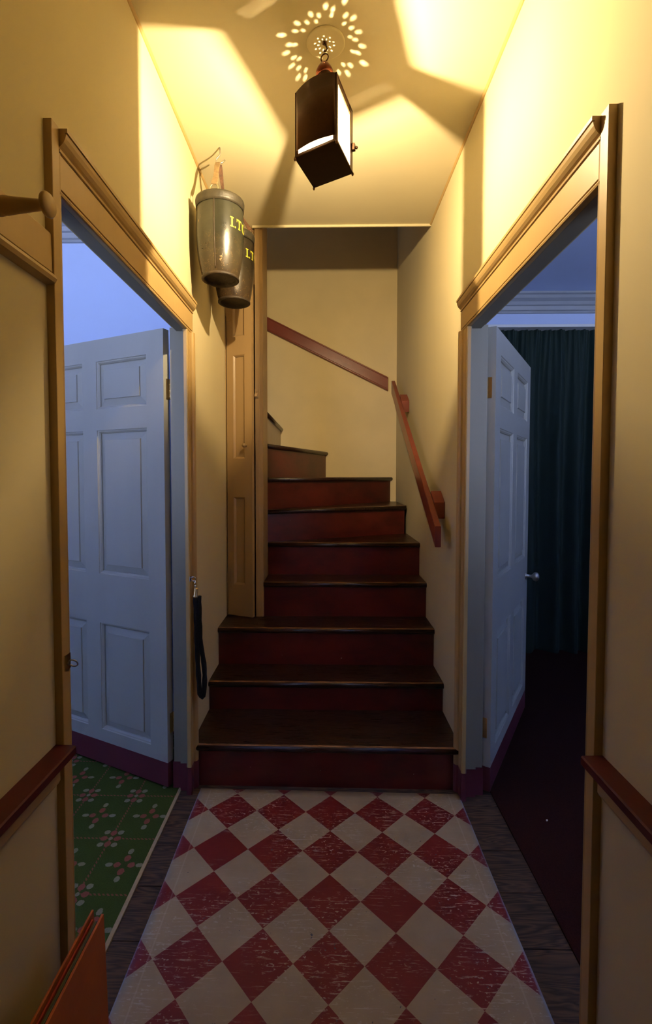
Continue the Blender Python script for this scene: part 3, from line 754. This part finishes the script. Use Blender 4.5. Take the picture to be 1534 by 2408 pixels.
# pierced roof: square at the base, round at the neck, rings of small holes
bm = nb(); NA, NT = 96, 26; grid = []
for j in range(NT+1):
    t_ = j/NT; ring = []
    hgt = ZT_ + .089*t_**1.25; rr = .027
    for i in range(NA):
        a = 2*PI*i/NA; ca, sa = math.cos(a), math.sin(a)
        sq = 1/max(abs(math.cos(a-PI/4)), abs(math.sin(a-PI/4)))/math.sqrt(2)*math.sqrt(2)
        e1 = (kN-kL).normalized(); e2 = (kR-kN).normalized()
        mcorner = 1/max(abs(ca), abs(sa))
        rs = .081*mcorner; rad = rs*(1-t_)**1.6 + rr*(1-(1-t_)**1.6)
        p = ctr + e1*(ca*rad) + e2*(sa*rad); ring.append(bm.verts.new((p.x, p.y, hgt)))
    grid.append(ring)
holes = set()
for j0, ph, stp in ((9, 0, 6), (11, 3, 6), (13, 1, 8)):
    for i in range(ph, NA, stp): holes.add((j0, i))
for j in range(NT):
    for i in range(NA):
        if (j, i) in holes: continue
        f = bm.faces.new([grid[j][i], grid[j][(i+1) % NA], grid[j+1][(i+1) % NA], grid[j+1][i]]); f.smooth = True
obj('pierced_roof', bm, 'iron', lt)
bm = nb(); NA2 = 48; prof = [(.027, 0), (.0300, .004), (.0305, .010), (.0295, .015), (.0275, .020), (.025, .025), (.022, .030), (.018, .036), (.013, .042), (.008, .046), (.004, .049), (.0005, .050)]
zc = ZT_ + .089
rings = [[bm.verts.new((ctr.x + r*math.cos(2*PI*k/NA2), ctr.y + r*math.sin(2*PI*k/NA2), zc+h_)) for k in range(NA2)] for r, h_ in prof]
for j in range(len(prof)-1):
    for k in range(NA2):
        if j in (5, 7) and (k + (j == 7)*2) % 5 == 0: continue
        f = bm.faces.new([rings[j][k], rings[j][(k+1) % NA2], rings[j+1][(k+1) % NA2], rings[j+1][k]]); f.smooth = True
obj('chimney_cap', bm, 'ironred', lt)
bm = nb(); torus(bm, (ctr.x, ctr.y, zc+.062), (.35, .94, 0), .013, .0022, 24, 8); obj('hanging_ring', bm, 'iron', lt)
bm = nb(); tube(bm, [(ctr.x, ctr.y, CZ-.004), (ctr.x, ctr.y, CZ-.012), (ctr.x+.006, ctr.y, CZ-.018), (ctr.x+.008, ctr.y, CZ-.026), (ctr.x+.003, ctr.y, CZ-.0335), (ctr.x-.004, ctr.y, CZ-.033)], .0028, 8)
lathe(bm, [(.0005, -.006), (.008, -.006), (.008, -.002), (.0005, -.001)], (ctr.x, ctr.y, CZ-.003), (0, 0, 1), 14); obj('ceiling_hook', bm, 'iron', lt)
bm = nb(); lathe(bm, [(.0005, -.0005), (.064, -.0005), (.065, -.003), (.062, -.0055), (.058, -.006), (.0005, -.006)], (-.006, 1.68, CZ), (0, 0, 1), 64)
obj('ceiling_rose', bm, 'ceiling', lt)
d = (kR-kN).normalized(); out = Vector((d.y, -d.x, 0)); out = out if out.dot(kN-ctr) > 0 else -out
bm = nb(); q = kR - d*.004; obox(bm, (q.x, q.y, 2.555), d, out, (0, 0, 1), (-.012, .002), (-.003, .009), (-.011, .011)); lathe(bm, [(.004, 0), (.0055, .006), (.0003, .009)], q + out*.009 + Vector((0, 0, 2.555)), out, 10)
obj('door_latch', bm, 'iron', lt, .001)
bm = nb(); lathe(bm, [(.0005, 0), (.016, 0), (.014, .004), (.008, .008), (.007, .074), (.004, .083), (.003, .0865), (.0005, .0865)], (-.008, 1.652, ZB_+.0065), (0, 0, 1), 16); obj('candle_tube', bm, 'ring', lt)
bm = nb(); lathe(bm, [(.0003, 0), (.003, .002), (.0042, .006), (.0043, .018), (.0036, .024), (.0018, .029), (.0003, .030)], (-.008, 1.652, ZB_+.094), (0, 0, 1), 14); obj('bulb', bm, 'bulb', lt)

# ------------------------------------------------------------------ leather fire buckets
HS = .58
def bucket(loc, label, letters_at, hookpts, strap_side, tilt=(0, 0), lm='leather'):
    t = thing('fire_bucket', label, 'bucket', loc, 'leather fire buckets hanging from the ceiling')
    t.rotation_euler = (tilt[0], tilt[1], 0)
    prof = [(.0995, .330), (.1015, .339), (.1055, .342), (.1075, .338), (.1070, .333), (.1065, .324), (.1040, .318), (.1030, .312), (.1030, .295), (.1045, .26), (.1055, .22), (.1050, .18), (.1020, .13), (.0965, .085), (.089, .045), (.0825, .018), (.0795, .010)]
    bm = nb(); lathe(bm, [(.099, .30), (.100, .15), (.078, .012)] [::-1] + prof, (0, 0, 0), (0, 0, 1), 56); obj('body', bm, lm, t, local=True)
    bm = nb(); lathe(bm, [(.0795, .012), (.083, .008), (.0835, .0), (.0785, -.003), (.072, -.001), (.070, .010), (.068, .016), (.0003, .018)], (0, 0, 0), (0, 0, 1), 48); obj('foot_rim', bm, 'leatherdark', t, local=True)
    bm = nb(); lathe(bm, [(.1035, .303), (.1052, .302), (.1062, .318), (.1078, .327), (.1085, .336), (.107, .3425), (.1035, .343), (.100, .338)], (0, 0, 0), (0, 0, 1), 56); obj('rim_band', bm, 'leatherrim', t, local=True)
    a0 = math.atan2(-loc[1], -loc[0])          # bearing towards the hall's near end
    def R(z):
        q = prof
        for (r1, z1), (r2, z2) in zip(q, q[1:]):
            if min(z1, z2) <= z <= max(z1, z2) and z < .334: return r1 + (r2-r1)*((z-z1)/(z2-z1) if z1 != z2 else 0)
        return .104
    def S(ang, z, off=.0): a = a0 + math.radians(ang); r = R(z)+off; return Vector((r*math.cos(a), r*math.sin(a), z))
    # raised seam
    bm = nb(); tube(bm, [S(letters_at[1], z, .0005) for z in [.02+.29*i/24 for i in range(25)]], .0022, 6); obj('seam', bm, 'leatherdark', t, local=True)
    # letters as thin raised paint wrapped on the side
    def quad(bm, x0, x1, z0, z1):
        n = max(1, int((x1-x0)/.006)); vs = []
        for i in range(n+1):
            x = x0 + (x1-x0)*i/n; ang = letters_at[0] + math.degrees(x/.104)
            vs.append((bm.verts.new(S(ang, LZ+z0, .0008)), bm.verts.new(S(ang, LZ+z1, .0008))))
        for a, b in zip(vs, vs[1:]): bm.faces.new([a[0], b[0], b[1], a[1]])
    LZ = letters_at[2]; h_ = .043
    for ch, x in (('I', 0), ('.', .0215), ('T', .033), ('O', .070)):
        bm = nb()
        if ch == 'I': quad(bm, x, x+.017, 0, .005); quad(bm, x, x+.017, h_-.005, h_); quad(bm, x+.005, x+.012, .005, h_-.005)
        elif ch == '.': quad(bm, x, x+.007, 0, .007)
        elif ch == 'T':
            quad(bm, x, x+.032, h_-.006, h_); quad(bm, x+.013, x+.020, .005, h_-.006); quad(bm, x+.009, x+.024, 0, .005); quad(bm, x, x+.003, h_-.014, h_-.006); quad(bm, x+.029, x+.032, h_-.014, h_-.006)
        else:
            N_ = 20; prev = None; first = None
            for i in range(N_+1):
                a = 2*PI*i/N_; po = []
                for rx, rz in ((.0185, h_/2), (.011, h_/2-.005)):
                    xx = x+.0185+rx*math.cos(a); ang = letters_at[0] + math.degrees(xx/.104); po.append(bm.verts.new(S(ang, LZ+h_/2+rz*math.sin(a), .0008)))
                if prev: bm.faces.new([prev[0], po[0], po[1], prev[1]])
                prev = po
        o = obj('lettering', bm, 'yellow', t, local=True); o['label'] = 'yellow painted letter'
    # faint small mark under the letters
    LZ0 = LZ; LZ = LZ0 - .052
    # hook, ring, strap (handle hung from a ceiling hook)
    hk = Vector((0, 0, CZ - loc[2]))
    bm = nb(); tube(bm, [hk + Vector((p[0], p[1], p[2]*HS)) for p in hookpts], .0032, 8); obj('ceiling_hook', bm, 'steel', t, local=True)
    low = hk + Vector(hookpts[strap_side[0]][:2] + (hookpts[strap_side[0]][2]*HS,))
    rA = S(strap_side[1], .33, -.003) + Vector((0, 0, .022)); rB = S(strap_side[1]+180, .33, -.003) + Vector((0, 0, .016))
    for nm_, q in (('handle_ring', rA), ('handle_ring', rB)):
        ax = Vector((q.x, q.y, 0)).normalized(); bm = nb(); torus(bm, q, (ax + Vector((0, 0, .15))).normalized(), .017, .0022, 24, 8); obj(nm_, bm, 'ring', t, local=True)
    def strap(p, q, w0, w1, m_, nm_):
        bm = nb(); p = Vector(p); q = Vector(q); dd = (q-p).normalized(); sd = dd.cross(Vector((0, 1, 0))).normalized(); th = dd.cross(sd).normalized(); prev = None
        for i in range(9):
            s = i/8; c_ = p.lerp(q, s) + th*.003*math.sin(s*7); w = w0 + (w1-w0)*s + .0015*math.sin(s*9)
            ring = [bm.verts.new(c_ + sd*a*w + th*b*.003) for a, b in ((-1, -1), (1, -1), (1, 1), (-1, 1))]
            if prev:
                for k in range(4): bm.faces.new([prev[k], prev[(k+1) % 4], ring[(k+1) % 4], ring[k]])
            else: bm.faces.new(ring)
            prev = ring
        bm.faces.new(prev); obj(nm_, bm, m_, t, .001, local=True)
    strap(low + Vector((0, 0, .006)), rA + Vector((0, 0, .014)), .010, .013, 'strap', 'handle_strap')
    strap(low + Vector((.008, .01, .002)), rB + Vector((0, 0, .010)), .008, .008, 'strapred', 'handle_strap')
    return t
bucket((-.482, 2.188, 2.300), 'nearer dark green leather fire bucket with yellow letters', (24, -14, .196),
       [(0, 0, .0), (.002, 0, -.02), (.003, 0, -.045), (-.002, 0, -.065), (-.014, 0, -.085), (-.018, 0, -.105), (-.008, 0, -.125), (.006, 0, -.120), (.024, 0, -.096)], (6, -14))
bucket((-.487, 2.535, 2.322), 'farther dark brown leather fire bucket partly behind the nearer one', (34, 0, .205),
       [(0, 0, .0), (.002, 0, -.02), (.003, 0, -.045), (-.002, 0, -.065), (-.010, 0, -.085), (-.012, 0, -.100), (-.002, 0, -.112), (.008, 0, -.105), (.014, 0, -.09)], (6, -110), lm='leather2')

# ------------------------------------------------------------------ floor coverings
th = -.0147; ccx, ccy = .009, 2.096
ex = Vector((math.cos(th), math.sin(th), 0)); ey = Vector((-.002, 1, 0))
bm = nb(); O = Vector((ccx, ccy, 0))
nx, ny = 40, 60; vs = []
for j in range(ny+1):
    row = []
    for i in range(nx+1):
        sx = -.578 + 1.156*i/nx; sy = -2.2*j/ny
        w = .0012*math.sin(sy*9+i) if i in (0, nx) else 0
        p = O + ex*(sx+w) + ey*sy; row.append(bm.verts.new((p.x, p.y, .003 + .0009*math.sin(sy*11)*(.5+.5*math.sin(sx*6)))))
    vs.append(row)
for j in range(ny):
    for i in range(nx): f = bm.faces.new([vs[j][i], vs[j+1][i], vs[j+1][i+1], vs[j][i+1]]); f.smooth = True
o = obj('floorcloth', bm, 'cloth'); tag(o, 'worn painted floorcloth with red and cream diamonds', 'rug')
md = o.modifiers.new('thick', 'SOLIDIFY'); md.thickness = .0022; md.offset = -1
cl = thing('patterned_carpet', 'green carpet with pink flowers in the left room', 'carpet', (-2.0, 1.0, -.025))
bm = nb(); box(bm, -3.4, -.669, Y0, 2.75, -.0255, .004); obj('pile', bm, 'carpet', cl)
bm = nb(); box(bm, -.669, -.6555, 1.085, 2.118, -.0255, .0045); obj('binding', bm, 'binding', cl, .001)
bm = nb(); box(bm, .736, 3.8, Y0, 3.95, -.0255, .004); o = obj('maroon_carpet', bm, 'carpetred'); tag(o, 'plain dark maroon carpet in the right room', 'carpet')
bm = nb(); bmesh.ops.create_icosphere(bm, subdivisions=1, radius=.004, matrix=Matrix.Translation((.905, 1.93, .0075)))
for v in bm.verts: v.co += Vector((random.uniform(-.001, .001), random.uniform(-.001, .001), random.uniform(-.001, .0)))
o = obj('paint_chip', bm, 'crumb'); tag(o, 'tiny white paint chip on the maroon carpet', 'chip')

# ------------------------------------------------------------------ curtain in the right room
cu = thing('curtain', 'dark green floor length gathered curtain in the right room', 'curtain', (1.9, 3.85, 0))
bm = nb(); prev = None; NX = 420; zs = [.006, .6, 1.2, 1.7, 2.1, 2.4, 2.52, 2.567]
rows = []
ph = [random.uniform(0, 6.28) for _ in range(6)]
for j, z in enumerate(zs):
    row = []; g_ = min(1, max(0, (2.567-z)/.5))
    for i in range(NX+1):
        x = .95 + 2.2*i/NX; u = i/NX*2.2
        fold = .042*math.sin(u*40 + 1.6*math.sin(u*7+ph[0]) + ph[1])*(.15+.85*g_) + .014*math.sin(u*67+ph[2])*(1-.5*g_) + .012*math.sin(u*13+z*.7+ph[3])*g_ + .009*math.sin(u*170)*(1-g_)
        row.append(bm.verts.new((x + .010*math.sin(z*2+u*9)*g_, 3.845+fold, z)))
    rows.append(row)
for a, b in zip(rows, rows[1:]):
    for i in range(NX): f = bm.faces.new([a[i], a[i+1], b[i+1], b[i]]); f.smooth = True
obj('cloth', bm, 'curtain', cu)
bm = nb(); tube(bm, [(.93, 3.885, 2.553), (3.2, 3.885, 2.553)], .006, 10); obj('rod', bm, 'brass', cu)
bm = nb(); box(bm, .72, 3.3, 3.77, 3.9495, 2.568, 2.590); o = obj('curtain_board', bm, 'white', None, .002); tag(o, 'thin pale board above the green curtain', 'board')

# ------------------------------------------------------------------ orange slip case at lower left
sc = thing('paper_case', 'orange upright case of papers standing on the floor by the left wall', 'case', (-.515, .8, 0))
a_ = Vector((0, -1, 0)); nO = Vector((1, 0, 0))
def slab(x0, x1, y0, y1, z0, z1, m_, nm_, lb=None, lean=.0, taper=.012):
    bm = nb()
    v = box(bm, x0, x1, y0, y1, z0, z1)
    for q in v:
        if q.co.z < z1-.001 and q.co.y > y1-.001: q.co.y += taper; q.co.x += .006
    o = obj(nm_, bm, m_, sc, .0012)
    if lb: o['label'] = lb
slab(-.533, -.528, .50, 1.040, .001, .433, 'orange', 'side_board')
slab(-.506, -.500, .50, 1.030, .001, .433, 'orange', 'side_board')
slab(-.5275, -.5065, .50, 1.028, .001, .012, 'orange', 'base_board', None, 0, 0)
for i, (m_, zt_) in enumerate((('redcard', .424), ('olive', .418), ('bluecard', .421), ('olive', .415))):
    x = -.5265 + i*.0048; slab(x, x+.0042, .51, 1.026, .0125, zt_, m_, 'paper_folder', ('red folder edge', 'olive folder edge', 'green folder edge', 'olive folder edge')[i])
